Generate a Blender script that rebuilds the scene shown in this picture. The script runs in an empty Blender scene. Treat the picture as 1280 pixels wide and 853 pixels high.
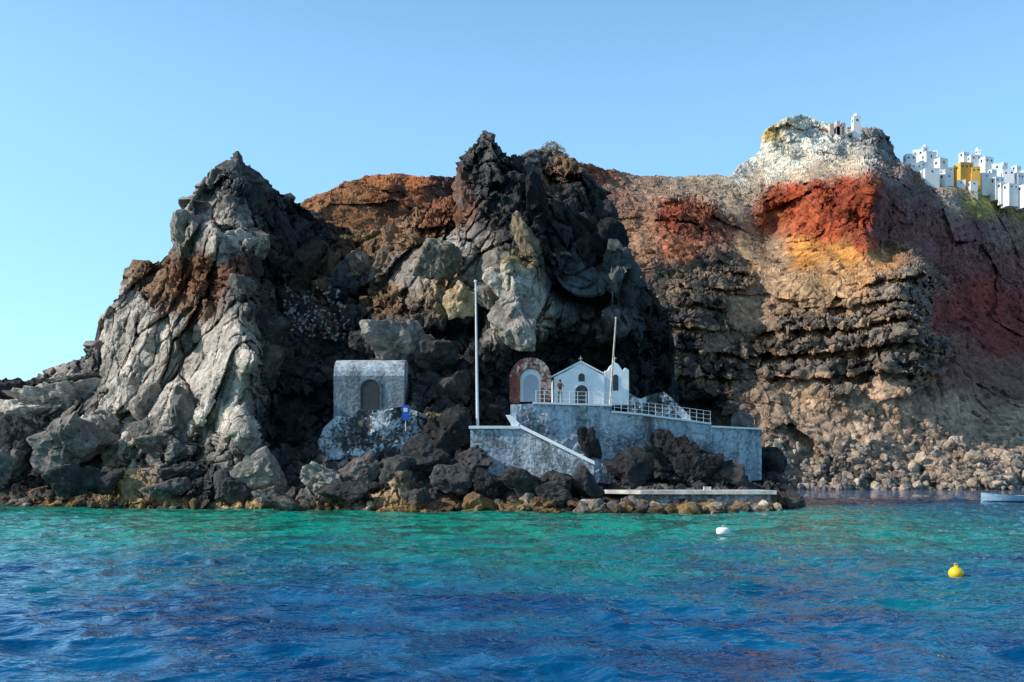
import bpy, math, random, time
import numpy as np
from mathutils import Vector, Matrix
T0=time.time()
random.seed(7); RNG=np.random.default_rng(7)
F=1244.0; HC=2.3; HOR=597.0
def P(u,v,D):
    return np.stack([(u-640.0)*D/F, D+0*u, HC+(HOR-v)*D/F],-1)
def W(u,v,D):
    return Vector(((u-640.0)*D/F, D, HC+(HOR-v)*D/F))
scene=bpy.context.scene
# ---------------- noise -----------------
def hsh(ix,iy,iz,seed):
    h=(ix.astype(np.uint32)*np.uint32(374761393))^(iy.astype(np.uint32)*np.uint32(668265263))^(iz.astype(np.uint32)*np.uint32(2246822519))^np.uint32((seed*3266489917)&0xffffffff)
    h=(h^(h>>np.uint32(13)))*np.uint32(1274126177)
    h=(h^(h>>np.uint32(16)))*np.uint32(2654435761)
    h=h^(h>>np.uint32(15))
    return (h&np.uint32(0xffffff)).astype(np.float32)/np.float32(16777216.0)
def vnoise(p,seed=0):
    f=np.floor(p); i=f.astype(np.int64); t=(p-f).astype(np.float32); t=t*t*t*(t*(t*6-15)+10)
    r=0
    for dx in (0,1):
        wx=t[:,0] if dx else 1-t[:,0]
        for dy in (0,1):
            wy=t[:,1] if dy else 1-t[:,1]
            for dz in (0,1):
                wz=t[:,2] if dz else 1-t[:,2]
                r=r+wx*wy*wz*hsh(i[:,0]+dx,i[:,1]+dy,i[:,2]+dz,seed)
    return r*2-1
def fbm(p,size,octv=4,seed=0,gain=0.5):
    q=p/size; a=1.0; s=0; tot=0
    for k in range(octv):
        s=s+a*vnoise(q+17.3*k,seed+k); tot+=a; a*=gain; q=q*2.03
    return s/tot
def facet(p,size,seed=0):
    q=(p/np.asarray(size,dtype=np.float64)); b=np.floor(q).astype(np.int64)
    n=len(q); f1=np.full(n,9.0,np.float32); f2=np.full(n,9.0,np.float32)
    bd=np.zeros((n,3),np.float32); bc=np.zeros((n,3),np.int64)
    for dx in (-1,0,1):
        for dy in (-1,0,1):
            for dz in (-1,0,1):
                c=b+np.array([dx,dy,dz])
                j=np.stack([hsh(c[:,0],c[:,1],c[:,2],seed+k) for k in (1,2,3)],-1)
                d=(q-(c+j)).astype(np.float32); dd=(d*d).sum(1)
                m=dd<f1
                f2=np.where(m,f1,np.minimum(f2,dd)); f1=np.where(m,dd,f1)
                bd[m]=d[m]; bc[m]=c[m]
    g=np.stack([hsh(bc[:,0],bc[:,1],bc[:,2],seed+k) for k in (11,12,13)],-1)*2-1
    o=hsh(bc[:,0],bc[:,1],bc[:,2],seed+21)*2-1
    return (g*bd).sum(1)*1.3+o*0.55, np.sqrt(f2)-np.sqrt(f1), o
_rd=np.random.default_rng(3); KD=_rd.normal(size=(6,3)); KD/=np.linalg.norm(KD,axis=1)[:,None]; KD=KD.astype(np.float32)
def crag(p,size,seed=0):
    q=(p/np.asarray(size,dtype=np.float64)); b=np.floor(q).astype(np.int64)
    f1=np.full(len(q),9.0,np.float32)
    for dx in (-1,0,1):
        for dy in (-1,0,1):
            for dz in (-1,0,1):
                c=b+np.array([dx,dy,dz])
                j=np.stack([hsh(c[:,0],c[:,1],c[:,2],seed+k) for k in (1,2,3)],-1)
                o=hsh(c[:,0],c[:,1],c[:,2],seed+4)
                d=(q-(c+j)).astype(np.float32)
                dd=np.abs(d@KD.T).max(1)+o*0.35
                np.minimum(f1,dd,out=f1)
    return (0.55-f1)*2.2
# ------------- mesh helpers -------------
def grid_faces(nr,nc,wrap=False):
    r=np.arange(nr-1)[:,None]; c=np.arange(nc if wrap else nc-1)[None,:]; c2=(c+1)%nc
    a=r*nc+c; b=r*nc+c2; d=(r+1)*nc+c; e=(r+1)*nc+c2
    return np.stack([a+0*b,b+0*a,e+0*a,d+0*b],-1).reshape(-1,4)
def mesh_np(name,verts,faces,mat=None,col=None,smooth=True):
    me=bpy.data.meshes.new(name)
    k=faces.shape[1]
    me.vertices.add(len(verts)); me.vertices.foreach_set('co',verts.astype(np.float32).ravel())
    me.loops.add(faces.size); me.loops.foreach_set('vertex_index',faces.astype(np.int32).ravel())
    me.polygons.add(len(faces)); me.polygons.foreach_set('loop_start',(np.arange(len(faces))*k).astype(np.int32))
    me.polygons.foreach_set('use_smooth',np.full(len(faces),smooth))
    me.update(calc_edges=True)
    if col is not None:
        ca=me.color_attributes.new('Col','FLOAT_COLOR','POINT')
        c4=np.ones((len(verts),4),np.float32); c4[:,:col.shape[1]]=np.clip(col,0,.9)
        ca.data.foreach_set('color',c4.ravel())
    ob=bpy.data.objects.new(name,me); scene.collection.objects.link(ob)
    if mat: me.materials.append(mat)
    return ob
class Acc:
    def __init__(s): s.v=[]; s.f=[]; s.m=[]
    def add(s,vs,fs,mi=0):
        o=len(s.v); s.v+= [tuple(x) for x in vs]; s.f+=[tuple(i+o for i in f) for f in fs]; s.m+=[mi]*len(fs)
    def box(s,c,sz,mi=0,rz=0.0):
        x,y,z=[a/2 for a in sz]; ca,sa=math.cos(rz),math.sin(rz); vs=[]
        for dz in (-z,z):
            for dx,dy in ((-x,-y),(x,-y),(x,y),(-x,y)):
                vs.append((c[0]+dx*ca-dy*sa,c[1]+dx*sa+dy*ca,c[2]+dz))
        s.add(vs,[(0,3,2,1),(4,5,6,7),(0,1,5,4),(1,2,6,5),(2,3,7,6),(3,0,4,7)],mi)
    def tube(s,p0,p1,r0,r1=None,n=8,mi=0):
        r1=r0 if r1 is None else r1
        p0=Vector(p0);p1=Vector(p1); d=(p1-p0).normalized(); a=d.orthogonal().normalized(); b=d.cross(a)
        vs=[]
        for p,r in ((p0,r0),(p1,r1)):
            for i in range(n):
                t=2*math.pi*i/n; vs.append(p+a*math.cos(t)*r+b*math.sin(t)*r)
        fs=[(i,(i+1)%n,n+(i+1)%n,n+i) for i in range(n)]+[tuple(range(n))[::-1],tuple(range(n,2*n))]
        s.add(vs,fs,mi)
    def prism(s,pts,depth,mi=0):
        n=len(pts); vs=[Vector(p) for p in pts]+[Vector(p)+Vector((0,depth,0)) for p in pts]
        s.add(vs,[tuple(range(n)),tuple(range(n,2*n))[::-1]]+[(i,n+i,n+(i+1)%n,(i+1)%n) for i in range(n)],mi)
    def sphere(s,c,r,mi=0,nu=14,nv=8,half=False,sq=(1,1,1)):
        vs=[];fs=[]; 
        for j in range(nv+1):
            ph=(math.pi/2*j/nv) if half else (-math.pi/2+math.pi*j/nv)
            for i in range(nu):
                t=2*math.pi*i/nu; vs.append((c[0]+r*sq[0]*math.cos(ph)*math.cos(t),c[1]+r*sq[1]*math.cos(ph)*math.sin(t),c[2]+r*sq[2]*math.sin(ph)))
        for j in range(nv):
            for i in range(nu): fs.append((j*nu+i,j*nu+(i+1)%nu,(j+1)*nu+(i+1)%nu,(j+1)*nu+i))
        s.add(vs,fs,mi)
    def obj(s,name,mats,parent=None,bevel=0,smooth=False):
        me=bpy.data.meshes.new(name); me.from_pydata([tuple(v) for v in s.v],[],s.f)
        for m in mats: me.materials.append(m)
        for p,mi in zip(me.polygons,s.m): p.material_index=mi; p.use_smooth=smooth
        me.validate(); me.update()
        ob=bpy.data.objects.new(name,me); scene.collection.objects.link(ob)
        if parent: ob.parent=parent
        if bevel:
            b=ob.modifiers.new('b','BEVEL'); b.width=bevel; b.segments=2; b.limit_method='ANGLE'
        return ob
def empty(name,loc=(0,0,0)):
    e=bpy.data.objects.new(name,None); scene.collection.objects.link(e); return e
# ------------- materials ----------------
def newmat(name):
    m=bpy.data.materials.new(name); m.use_nodes=True; nt=m.node_tree; nt.nodes.clear()
    o=nt.nodes.new('ShaderNodeOutputMaterial'); b=nt.nodes.new('ShaderNodeBsdfPrincipled')
    nt.links.new(b.outputs[0],o.inputs[0]); return m,nt,b
def N(nt,t,**kw):
    n=nt.nodes.new(t)
    for k,v in kw.items(): setattr(n,k,v)
    return n
def mathn(nt,op,a,b=None,c=None,clamp=False):
    n=nt.nodes.new('ShaderNodeMath'); n.operation=op; n.use_clamp=clamp
    for i,x in enumerate((a,b,c)):
        if x is None: continue
        if isinstance(x,(int,float)): n.inputs[i].default_value=x
        else: nt.links.new(x,n.inputs[i])
    return n.outputs[0]
def mix(nt,fac,a,b,mode='MIX'):
    n=nt.nodes.new('ShaderNodeMix'); n.data_type='RGBA'; n.blend_type=mode
    for i,x in ((0,fac),(6,a),(7,b)):
        if isinstance(x,(int,float)): n.inputs[i].default_value=x
        elif isinstance(x,tuple): n.inputs[i].default_value=(x[0],x[1],x[2],1)
        else: nt.links.new(x,n.inputs[i])
    return n.outputs[2]
def ramp(nt,x,pts):
    n=nt.nodes.new('ShaderNodeMapRange'); n.interpolation_type='SMOOTHSTEP'
    nt.links.new(x,n.inputs[0]); n.inputs[1].default_value=pts[0]; n.inputs[2].default_value=pts[1]; n.inputs[3].default_value=pts[2]; n.inputs[4].default_value=pts[3]
    return n.outputs[0]
def noise(nt,pos,scale,detail=6,rough=0.6,dist=0.0):
    n=N(nt,'ShaderNodeTexNoise'); n.inputs['Scale'].default_value=scale; n.inputs['Detail'].default_value=detail; n.inputs['Roughness'].default_value=rough; n.inputs['Distortion'].default_value=dist
    nt.links.new(pos,n.inputs['Vector']); return n.outputs[0]
def simple(name,col,rough=0.7,var=0.25,scale=3.0,bump=0.1,metal=0.0):
    m,nt,b=newmat(name); g=N(nt,'ShaderNodeNewGeometry').outputs['Position']
    n=noise(nt,g,scale,4,0.6); f=ramp(nt,n,(0.3,0.7,1-var,1+var*0.4))
    mm=nt.nodes.new('ShaderNodeVectorMath'); mm.operation='SCALE'; mm.inputs[0].default_value=tuple(col); nt.links.new(f,mm.inputs['Scale'])
    nt.links.new(mm.outputs[0],b.inputs['Base Color']); b.inputs['Roughness'].default_value=rough; b.inputs['Metallic'].default_value=metal
    if bump:
        bn=N(nt,'ShaderNodeBump'); bn.inputs['Strength'].default_value=bump; bn.inputs['Distance'].default_value=0.05
        nt.links.new(noise(nt,g,scale*5,4),bn.inputs['Height']); nt.links.new(bn.outputs[0],b.inputs['Normal'])
    return m
def rockmat(name,s,shore=False,bd=0.25,bs=0.7,v2=(.6,1.4)):
    m,nt,b=newmat(name); g=N(nt,'ShaderNodeNewGeometry').outputs['Position']
    att=N(nt,'ShaderNodeVertexColor',layer_name='Col').outputs[0]
    n2=noise(nt,g,1.5*s,7,0.66)
    n3=noise(nt,g,9.0*s,3,0.7)
    f=mathn(nt,'MULTIPLY',ramp(nt,n2,(0.3,0.7,v2[0],v2[1])),ramp(nt,n3,(0.3,0.7,0.72,1.3)))
    sc=N(nt,'ShaderNodeVectorMath',operation='SCALE'); nt.links.new(att,sc.inputs[0]); nt.links.new(f,sc.inputs['Scale'])
    col=sc.outputs[0]
    if shore:
        n1=noise(nt,g,0.35*s,3,0.62)
        sz=N(nt,'ShaderNodeSeparateXYZ'); nt.links.new(g,sz.inputs[0]); z=mathn(nt,'ADD',sz.outputs[2],mathn(nt,'MULTIPLY',mathn(nt,'SUBTRACT',n2,0.5),2.0))
        och=ramp(nt,z,(0.35,1.1,0.8,0.0)); col=mix(nt,mathn(nt,'MULTIPLY',och,ramp(nt,n1,(0.4,0.58,0.1,1.0))),col,(0.27,0.155,0.05))
        wet=ramp(nt,z,(0.0,0.3,0.85,0.0)); col=mix(nt,wet,col,(0.03,0.022,0.012))
    nt.links.new(col,b.inputs['Base Color']); b.inputs['Roughness'].default_value=0.88
    b.inputs['Specular IOR Level'].default_value=0.2
    h=mathn(nt,'ADD',n2,mathn(nt,'MULTIPLY',n3,0.3))
    bn=N(nt,'ShaderNodeBump'); bn.inputs['Strength'].default_value=bs; bn.inputs['Distance'].default_value=bd
    nt.links.new(h,bn.inputs['Height']); nt.links.new(bn.outputs[0],b.inputs['Normal'])
    return m
M_head=rockmat('headland_rock',1.0,shore=True,bd=0.38,bs=.8)
M_far=rockmat('caldera_rock',0.4,bd=1.2,bs=.85,v2=(.65,1.35))
M_white=simple('whitewash',(0.82,0.83,0.84),0.85,0.12,1.2,0.15)
M_white2=simple('town_white',(0.84,0.84,0.82),0.8,0.08,0.3,0.0)
M_yel=simple('ochre_plaster',(0.74,0.42,0.08),0.8,0.1,0.3,0.0)
M_pink=simple('ruin_stone',(0.66,0.52,0.44),0.9,0.35,0.5,0.1)
M_dark=simple('dark_window',(0.02,0.025,0.03),0.3,0.1,2,0.0)
M_door=simple('painted_door',(0.35,0.40,0.46),0.6,0.1,2,0.0)
M_metal=simple('rail_paint',(0.75,0.77,0.79),0.4,0.1,5,0.0)
M_blue=simple('blue_paint',(0.02,0.10,0.55),0.4,0.1,2,0.0)
def masonry(name,base,stone,fac0,fac1,sc=1.6,joint=.5):
    m,nt,b=newmat(name); g=N(nt,'ShaderNodeNewGeometry').outputs['Position']
    nz=N(nt,'ShaderNodeTexNoise'); nz.inputs['Scale'].default_value=2.2; nz.inputs['Detail'].default_value=3; nt.links.new(g,nz.inputs['Vector'])
    wv=N(nt,'ShaderNodeVectorMath',operation='MULTIPLY_ADD'); nt.links.new(nz.outputs[1],wv.inputs[0]); wv.inputs[1].default_value=(.7,.7,.7); nt.links.new(g,wv.inputs[2])
    vo=N(nt,'ShaderNodeTexVoronoi'); vo.inputs['Scale'].default_value=sc; nt.links.new(wv.outputs[0],vo.inputs['Vector'])
    ve=N(nt,'ShaderNodeTexVoronoi',feature='DISTANCE_TO_EDGE'); ve.inputs['Scale'].default_value=sc; nt.links.new(wv.outputs[0],ve.inputs['Vector'])
    n1=noise(nt,g,0.45,6,0.65); n2=noise(nt,g,4,5,0.7)
    mp=N(nt,'ShaderNodeMapping'); mp.inputs['Scale'].default_value=(1.6,1.6,.22); nt.links.new(g,mp.inputs[0]); n3=noise(nt,mp.outputs[0],1.0,5,.6)
    k=mathn(nt,'ADD',n1,mathn(nt,'MULTIPLY',mathn(nt,'SUBTRACT',n2,0.5),0.55))
    fac=ramp(nt,k,(fac0,fac1,0,1))
    st=mix(nt,ramp(nt,ve.outputs[0],(0.0,0.1,0.0,1.0)),tuple(joint*x for x in stone),stone)
    hs=mix(nt,0.25,st,vo.outputs['Color'],'MULTIPLY')
    c=mix(nt,fac,hs,base)
    c=mix(nt,0.7,c,mix(nt,ramp(nt,n2,(0.3,0.7,0.0,1.0)),(0.55,0.55,0.55),(1.2,1.2,1.2)),'MULTIPLY')
    c=mix(nt,0.8,c,mix(nt,ramp(nt,n3,(0.35,0.62,0.0,1.0)),(0.5,0.5,0.52),(1.1,1.1,1.1)),'MULTIPLY')
    nt.links.new(c,b.inputs['Base Color']); b.inputs['Roughness'].default_value=0.9
    bn=N(nt,'ShaderNodeBump'); bn.inputs['Strength'].default_value=0.7; bn.inputs['Distance'].default_value=0.10
    h=mathn(nt,'ADD',ramp(nt,ve.outputs[0],(0.0,0.2,0.0,0.25)),n2)
    nt.links.new(h,bn.inputs['Height']); nt.links.new(bn.outputs[0],b.inputs['Normal'])
    return m
M_wall=masonry('limewashed_masonry',(0.44,0.50,0.57),(0.21,0.23,0.25),0.34,0.54,2.2,.75)
M_wall2=masonry('rough_limewash',(0.62,0.66,0.70),(0.09,0.085,0.085),0.45,0.58,2.0)
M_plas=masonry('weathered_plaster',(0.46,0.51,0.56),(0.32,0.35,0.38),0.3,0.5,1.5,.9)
M_plas_shade=masonry('shade_toned_plaster_front',(0.26,0.30,0.34),(0.17,0.19,0.21),0.3,0.5,1.5,.9)  # darker copy of the vault plaster, painting the shade on front and trim
M_arch=masonry('red_stone_facing',(0.50,0.40,0.37),(0.19,0.06,0.045),0.50,0.62,3.4)
# ------------- interpolation ------------
def rbf(pts,c=0.12):
    A=np.array(pts,float); X=A[:,:2]/100; n=len(X)
    def phi(d2): return np.sqrt(d2+c*c)
    d2=((X[:,None]-X[None])**2).sum(-1); K=np.zeros((n+3,n+3)); K[:n,:n]=phi(d2)
    Pm=np.hstack([np.ones((n,1)),X]); K[:n,n:]=Pm; K[n:,:n]=Pm.T
    w=np.linalg.solve(K,np.concatenate([A[:,2],[0,0,0]]))
    def ev(u,v):
        q0=u/100; q1=v/100; r=w[n]+w[n+1]*q0+w[n+2]*q1
        for i in range(n): r=r+w[i]*phi((q0-X[i,0])**2+(q1-X[i,1])**2)
        return r
    return ev
def idw(pts,u,v,p=3.0,e=30.0):
    A=np.array(pts,float); acc=np.zeros((len(u),A.shape[1]-2)); tw=np.zeros(len(u))
    for a in A:
        w=1.0/((u-a[0])**2+(v-a[1])**2+e)**p; tw+=w; acc+=w[:,None]*a[2:]
    return acc/tw[:,None]
def sheet(us,crest,vb,nrow,nback,Dfun,post,backlen,backpow=1.3,jag=2.0):
    cu=[a[0] for a in crest]; cv=[a[1] for a in crest]
    vt=np.interp(us,cu,cv)
    uu3=np.stack([us,0*us,0*us],-1)
    vt=vt+jag*(fbm(uu3,14.0,4,5))*1.6
    t=np.linspace(0,1,nrow)
    v=vb+(vt-vb)*t[:,None]; u=us[None,:]+0*v
    nr,nc=v.shape; uf=u.ravel(); vf=v.ravel()
    D=Dfun(uf,vf); D=post(uf,vf,D)
    pf=P(uf,vf,D).reshape(nr,nc,3)
    s=np.linspace(0,1,nback+1)[1:]
    top=pf[-1]
    back=top[None]+0*s[:,None,None]
    back=back.copy(); back[...,1]+= (s[:,None]**1.2)*backlen
    back[...,0]*= 1+ (s[:,None])*backlen*0.25/np.maximum(top[:,1],1)
    zt=top[:,2]; back[...,2]= zt[None]-(zt[None]+2.0)*(s[:,None]**backpow)
    G=np.concatenate([pf,back],0)
    ub=np.broadcast_to(us,(nback,nc)); vbk=np.broadcast_to(vt,(nback,nc))
    return G, np.concatenate([u,ub]).ravel(), np.concatenate([v,vbk]).ravel()
def gnorm(G):
    du=np.gradient(G,axis=1); dv=np.gradient(G,axis=0); n=np.cross(du,dv); n/= (np.linalg.norm(n,axis=-1,keepdims=True)+1e-9)
    return n
# ============ HEADLAND ============
crestH=[(-300,520),(-120,500),(-60,482),(0,476),(40,478),(75,462),(100,458),(122,460),(119,428),(124,400),(135,385),(150,368),(165,345),(172,328),(185,324),(195,331),(212,320),(222,290),(226,266),(240,250),(256,222),(270,213),(285,206),(297,192),(303,198),(312,213),(330,226),(345,238),(365,250),(385,262),(405,274),(430,284),(450,290),(480,288),(500,272),(530,262),(560,246),(573,236),(574.5,208),(581,192),(594,183),(600,170),(606,162),(612,165),(620,180),(628,192),(640,199),(655,193),(680,189),(700,192),(718,198),(730,210),(740,225),(755,240),(766,257),(770,275),(766,292),(775,318),(795,340),(815,365),(830,385),(838,420),(841,470),(846,505),(858,548),(900,556),(945,560),(965,585),(985,630),(1010,665)]
crestH=sorted(crestH)
DH=rbf([(-300,560,105),(-100,500,102),(-100,640,92),(0,480,97),(0,560,90),(0,620,86),(60,470,96),(60,560,86),(100,462,95),(100,540,84),(100,610,80),
(122,460,92),(130,400,93),(150,370,94),(172,330,97),(150,450,89),(200,450,85),(260,450,79.5),(320,450,73.5),(334,450,81),(380,440,86),(420,440,87),(420,540,80),
(200,400,87),(260,390,83),(316,385,78),(335,390,86),(200,520,80),(260,530,76),(314,540,72),(333,540,79),(200,600,76),(300,600,72),(400,600,71),(500,600,69),(600,600,69),(700,600,69.5),
(200,345,92),(240,330,88),(300,330,84),(235,300,89),(240,250,93),(275,300,85),(314,300,84),(270,240,91),(300,240,88),(325,280,93),(340,330,92),(297,195,95),(330,228,99),
(380,262,104),(385,330,95),(400,400,88),(430,285,106),(450,340,95),(450,400,87),(500,420,83),(510,470,81),(540,400,84),(540,520,79),(470,560,77.5),(560,560,76),
(480,290,104),(500,320,92),(505,280,98),(560,330,84),(620,330,78),(645,300,81),(560,250,97),(600,270,87),(640,250,86),(576,215,96),(606,165,94),(606,210,89),(640,200,94),(690,190,97),(660,240,88),(720,240,90),(765,260,96),(740,300,90),
(690,300,85),(630,380,77.5),(680,370,77.5),(695,340,83),(600,400,83),(620,440,80),(570,450,85),(600,500,82),(650,430,82),(700,340,86),(780,340,87),(700,420,84),(780,420,85),(830,400,94),(838,480,95),
(720,480,92),(650,480,90),(790,490,92),(640,530,84),(720,560,84),(800,560,82),(940,560,86),(800,600,72),(880,600,73),(950,610,73),(980,640,72),
(100,650,74),(0,650,80),(300,650,68),(500,650,65),(700,650,64),(900,650,65),(1010,665,66)],.06)
def sstep(x,a,b):
    t=np.clip((x-a)/(b-a),0,1); return t*t*(3-2*t)
def slab(u,v):
    s=0
    for cu,cv,ru,rv in ((170,450,50,80),(235,450,50,70),(290,480,38,95),(265,285,36,42),(245,250,22,30),(655,385,34,48),(510,335,30,28),(600,315,30,35),(560,315,25,30),(730,365,50,32),(75,500,60,30)):
        s=s+np.exp(-(((u-cu)/ru)**2+((v-cv)/rv)**2)**2)
    return np.clip(s,0,1)
def postH(u,v,D):
    p=P(u,v,D); sl=slab(u,v)
    wz=np.stack([fbm(p,9.0,3,31),fbm(p,9.0,3,32),fbm(p,9.0,3,33)],-1)*1.6
    a,e,_=facet(p+wz,(5.0,8.0,9.0),101)
    b=crag(p+wz*0.5,(4.2,6.0,7.0),131)
    b2,e2,_=facet(p+wz*0.4,(1.9,3.0,3.4),141)
    amp=sstep(v,640,560)*0.7+0.3
    D=D+amp*(a*2.1*(1+.2*sl)-b*2.1*(1-.1*sl)+b2*1.0*(1-.75*sl)+1.0+0.9*np.exp(-(e2/.07)**2)*(1-.6*sl)+ 1.0*sl*np.exp(-(e/.05)**2))
    inside=sstep(u,626,640)*sstep(u,968,955)*sstep(v,566,556)*sstep(v,425,445)
    D=np.where(inside>0,np.maximum(D,D*(1-inside)+inside*90.0),D)
    ins2=sstep(u,405,416)*sstep(u,518,508)*sstep(v,566,558)*sstep(v,436,446)
    D=np.maximum(D,ins2*81.0+(1-ins2)*D)
    ins3=sstep(u,580,590)*sstep(u,650,640)*sstep(v,600,590)*sstep(v,515,530)
    D=np.maximum(D,ins3*75.0+(1-ins3)*D)
    ins4=sstep(u,640,650)*sstep(u,760,750)*sstep(v,606,600)*sstep(v,540,560)
    D=np.maximum(D,ins4*75.5+(1-ins4)*D)
    return D
us=np.concatenate([np.arange(-300,-30,4.0),np.arange(-30,1010,1.1)])
NR=420;NB=50
G,uf,vf=sheet(us,crestH,662.0,NR,NB,DH,postH,26.0)
n=gnorm(G).reshape(-1,3); Pn=G.reshape(-1,3)
dk=(0.056,0.052,0.053); md=(0.150,0.133,0.122); lt=(0.45,0.385,0.325); rd=(0.21,0.085,0.045); br=(0.21,0.122,0.07); tan=(0.36,0.25,0.14); bl=(0.027,0.026,0.028); l2=(.28,.24,.205)  # rock tones also carry light: shaded faces coloured darker, sunlit faces paler
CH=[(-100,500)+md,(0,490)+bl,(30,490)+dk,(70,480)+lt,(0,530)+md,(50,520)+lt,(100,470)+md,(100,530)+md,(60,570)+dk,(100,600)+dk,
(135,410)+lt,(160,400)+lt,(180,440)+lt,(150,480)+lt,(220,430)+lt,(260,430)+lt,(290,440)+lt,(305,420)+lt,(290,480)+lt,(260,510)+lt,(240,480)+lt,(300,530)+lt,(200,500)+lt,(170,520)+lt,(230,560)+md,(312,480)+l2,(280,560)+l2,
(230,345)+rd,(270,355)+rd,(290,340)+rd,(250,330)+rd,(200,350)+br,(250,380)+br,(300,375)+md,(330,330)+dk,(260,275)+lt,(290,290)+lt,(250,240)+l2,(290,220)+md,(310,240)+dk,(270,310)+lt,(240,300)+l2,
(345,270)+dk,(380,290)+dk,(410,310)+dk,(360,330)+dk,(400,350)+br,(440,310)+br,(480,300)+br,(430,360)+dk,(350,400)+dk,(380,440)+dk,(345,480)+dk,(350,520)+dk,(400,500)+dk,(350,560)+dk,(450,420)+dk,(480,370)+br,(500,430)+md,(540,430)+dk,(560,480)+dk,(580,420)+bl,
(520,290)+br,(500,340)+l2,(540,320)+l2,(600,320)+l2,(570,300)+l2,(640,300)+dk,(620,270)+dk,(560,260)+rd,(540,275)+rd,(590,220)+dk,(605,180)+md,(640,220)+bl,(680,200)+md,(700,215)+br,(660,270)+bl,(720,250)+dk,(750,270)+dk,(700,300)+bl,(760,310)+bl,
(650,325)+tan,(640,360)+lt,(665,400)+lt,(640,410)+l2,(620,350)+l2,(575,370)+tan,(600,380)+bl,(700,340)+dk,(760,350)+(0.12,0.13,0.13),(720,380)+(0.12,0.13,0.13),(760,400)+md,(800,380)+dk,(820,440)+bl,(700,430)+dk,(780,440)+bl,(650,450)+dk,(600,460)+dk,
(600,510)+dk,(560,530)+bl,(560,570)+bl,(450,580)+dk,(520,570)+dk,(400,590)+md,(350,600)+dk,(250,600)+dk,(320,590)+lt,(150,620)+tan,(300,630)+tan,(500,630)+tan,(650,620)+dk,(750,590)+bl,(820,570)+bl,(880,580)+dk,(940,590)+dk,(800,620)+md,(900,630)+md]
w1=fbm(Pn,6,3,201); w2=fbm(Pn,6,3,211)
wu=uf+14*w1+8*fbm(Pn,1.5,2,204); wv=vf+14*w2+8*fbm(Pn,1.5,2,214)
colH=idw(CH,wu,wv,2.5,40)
c,e3,o3=facet(Pn+0.5*np.stack([fbm(Pn,2,2,41)]*3,-1),(1.5,2.0,1.8),151)
d=crag(Pn,(0.8,1.0,0.9),171); d2,e6,_=facet(Pn,(.42,.5,.42),181)
slm=slab(uf,vf)
rgh=np.clip(sstep(fbm(Pn,8,2,66),-.45,.2)*0.5+0.5-slm*.9,0.10,1.0)
f4=fbm(Pn,1.2,3,61)
isback=(np.arange(len(uf))>=NR*len(us))
bigback=np.where(isback,fbm(Pn,7,3,81)*2.2,0)
disp=c*(0.08+0.34*rgh)+d*(0.04+0.25*rgh)+d2*(0.012+.075*rgh)+f4*(0.05+0.22*rgh)-0.30*np.exp(-(e3/0.06)**2)*(.18+.82*rgh)+bigback
Pn=Pn+n*disp[:,None]
_,e7,_=facet(Pn+0.9*np.stack([fbm(Pn,1.6,3,43),fbm(Pn,1.6,3,44),fbm(Pn,1.6,3,45)],-1),(2.4,3,4.5),191)
colH*= (1-0.5*np.exp(-(e3/0.05)**2)*(.15+.85*rgh))[:,None]*(1-0.6*np.exp(-(e7/0.022)**2))[:,None]  # crevices darkened in colour too, deepening the shade in the cracks
colH*= (1+0.35*vnoise(Pn/3.1,301))[:,None]*(1+0.18*o3)[:,None]
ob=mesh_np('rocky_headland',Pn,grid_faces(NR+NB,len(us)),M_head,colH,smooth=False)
HG=Pn.reshape(NR+NB,len(us),3); 
Hvt=vf.reshape(NR+NB,len(us))
def Hpos(u,v):
    j=int(np.argmin(abs(us-u))); i=int(np.argmin(abs(Hvt[:NR,j]-v))); return HG[i,j]
print('headland',time.time()-T0)
# ============ CALDERA SLOPE ============
crestF=[(200,400),(300,300),(370,256),(400,243),(430,228),(480,217),(520,220),(560,222),(600,215),(700,200),(725,203),(760,212),(800,218),(850,221),(880,218),(915,220),(925,207),(950,190),(955,165),(965,155),(985,147),(1000,143),(1015,148),(1030,154),(1050,157),(1080,160),(1095,163),(1110,172),(1120,195),(1135,210),(1160,224),(1190,232),(1230,240),(1280,246),(1400,260),(1700,300),(1900,400)]
DF=rbf([(200,400,200),(200,620,190),(400,245,235),(400,300,215),(500,218,255),(500,270,230),(600,216,270),(600,300,235),(720,203,285),(720,300,245),(800,219,300),(800,300,250),(780,400,215),
(860,221,305),(860,260,272),(890,290,262),(840,330,242),(915,221,310),(930,300,268),(870,380,224),(930,345,244),(940,400,232),(870,450,212),(940,460,218),(900,520,203),(900,620,188),
(940,200,325),(985,147,335),(1000,200,318),(950,215,316),(1040,157,342),(1060,205,314),(1100,170,345),(1115,205,330),
(960,228,300),(1030,216,298),(965,245,292),(965,290,284),(1020,235,276),(1020,290,268),(1088,222,264),(1092,240,250),(1092,305,244),(1106,240,270),(1108,305,268),(1150,248,300),(1150,300,292),(1220,275,328),(1220,340,318),(1280,295,350),(1280,400,325),(1200,400,298),
(1130,215,318),(1190,240,335),(1240,246,352),(1280,250,362),(1160,226,350),(1400,270,390),(1400,400,350),(1280,460,282),
(960,330,256),(1010,315,252),(1060,315,246),(1000,350,236),(1080,345,232),(1140,332,230),(1156,336,232),(1168,336,290),(1180,400,285),(980,400,228),(1060,400,221),(1158,400,217),(1172,432,218),(1190,430,222),(1202,440,262),(1194,470,216),(980,470,214),(1080,480,210),(1160,485,209),
(960,520,202),(1050,520,203),(1200,520,214),(1280,510,232),(960,560,195),(1100,560,197),(1280,560,205),(1000,612,189),(1100,612,189),(1280,612,190),(1400,612,185),(1700,612,170),(1000,640,180),(1280,640,180),(1700,640,160),(1700,300,360)],0.04)
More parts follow.
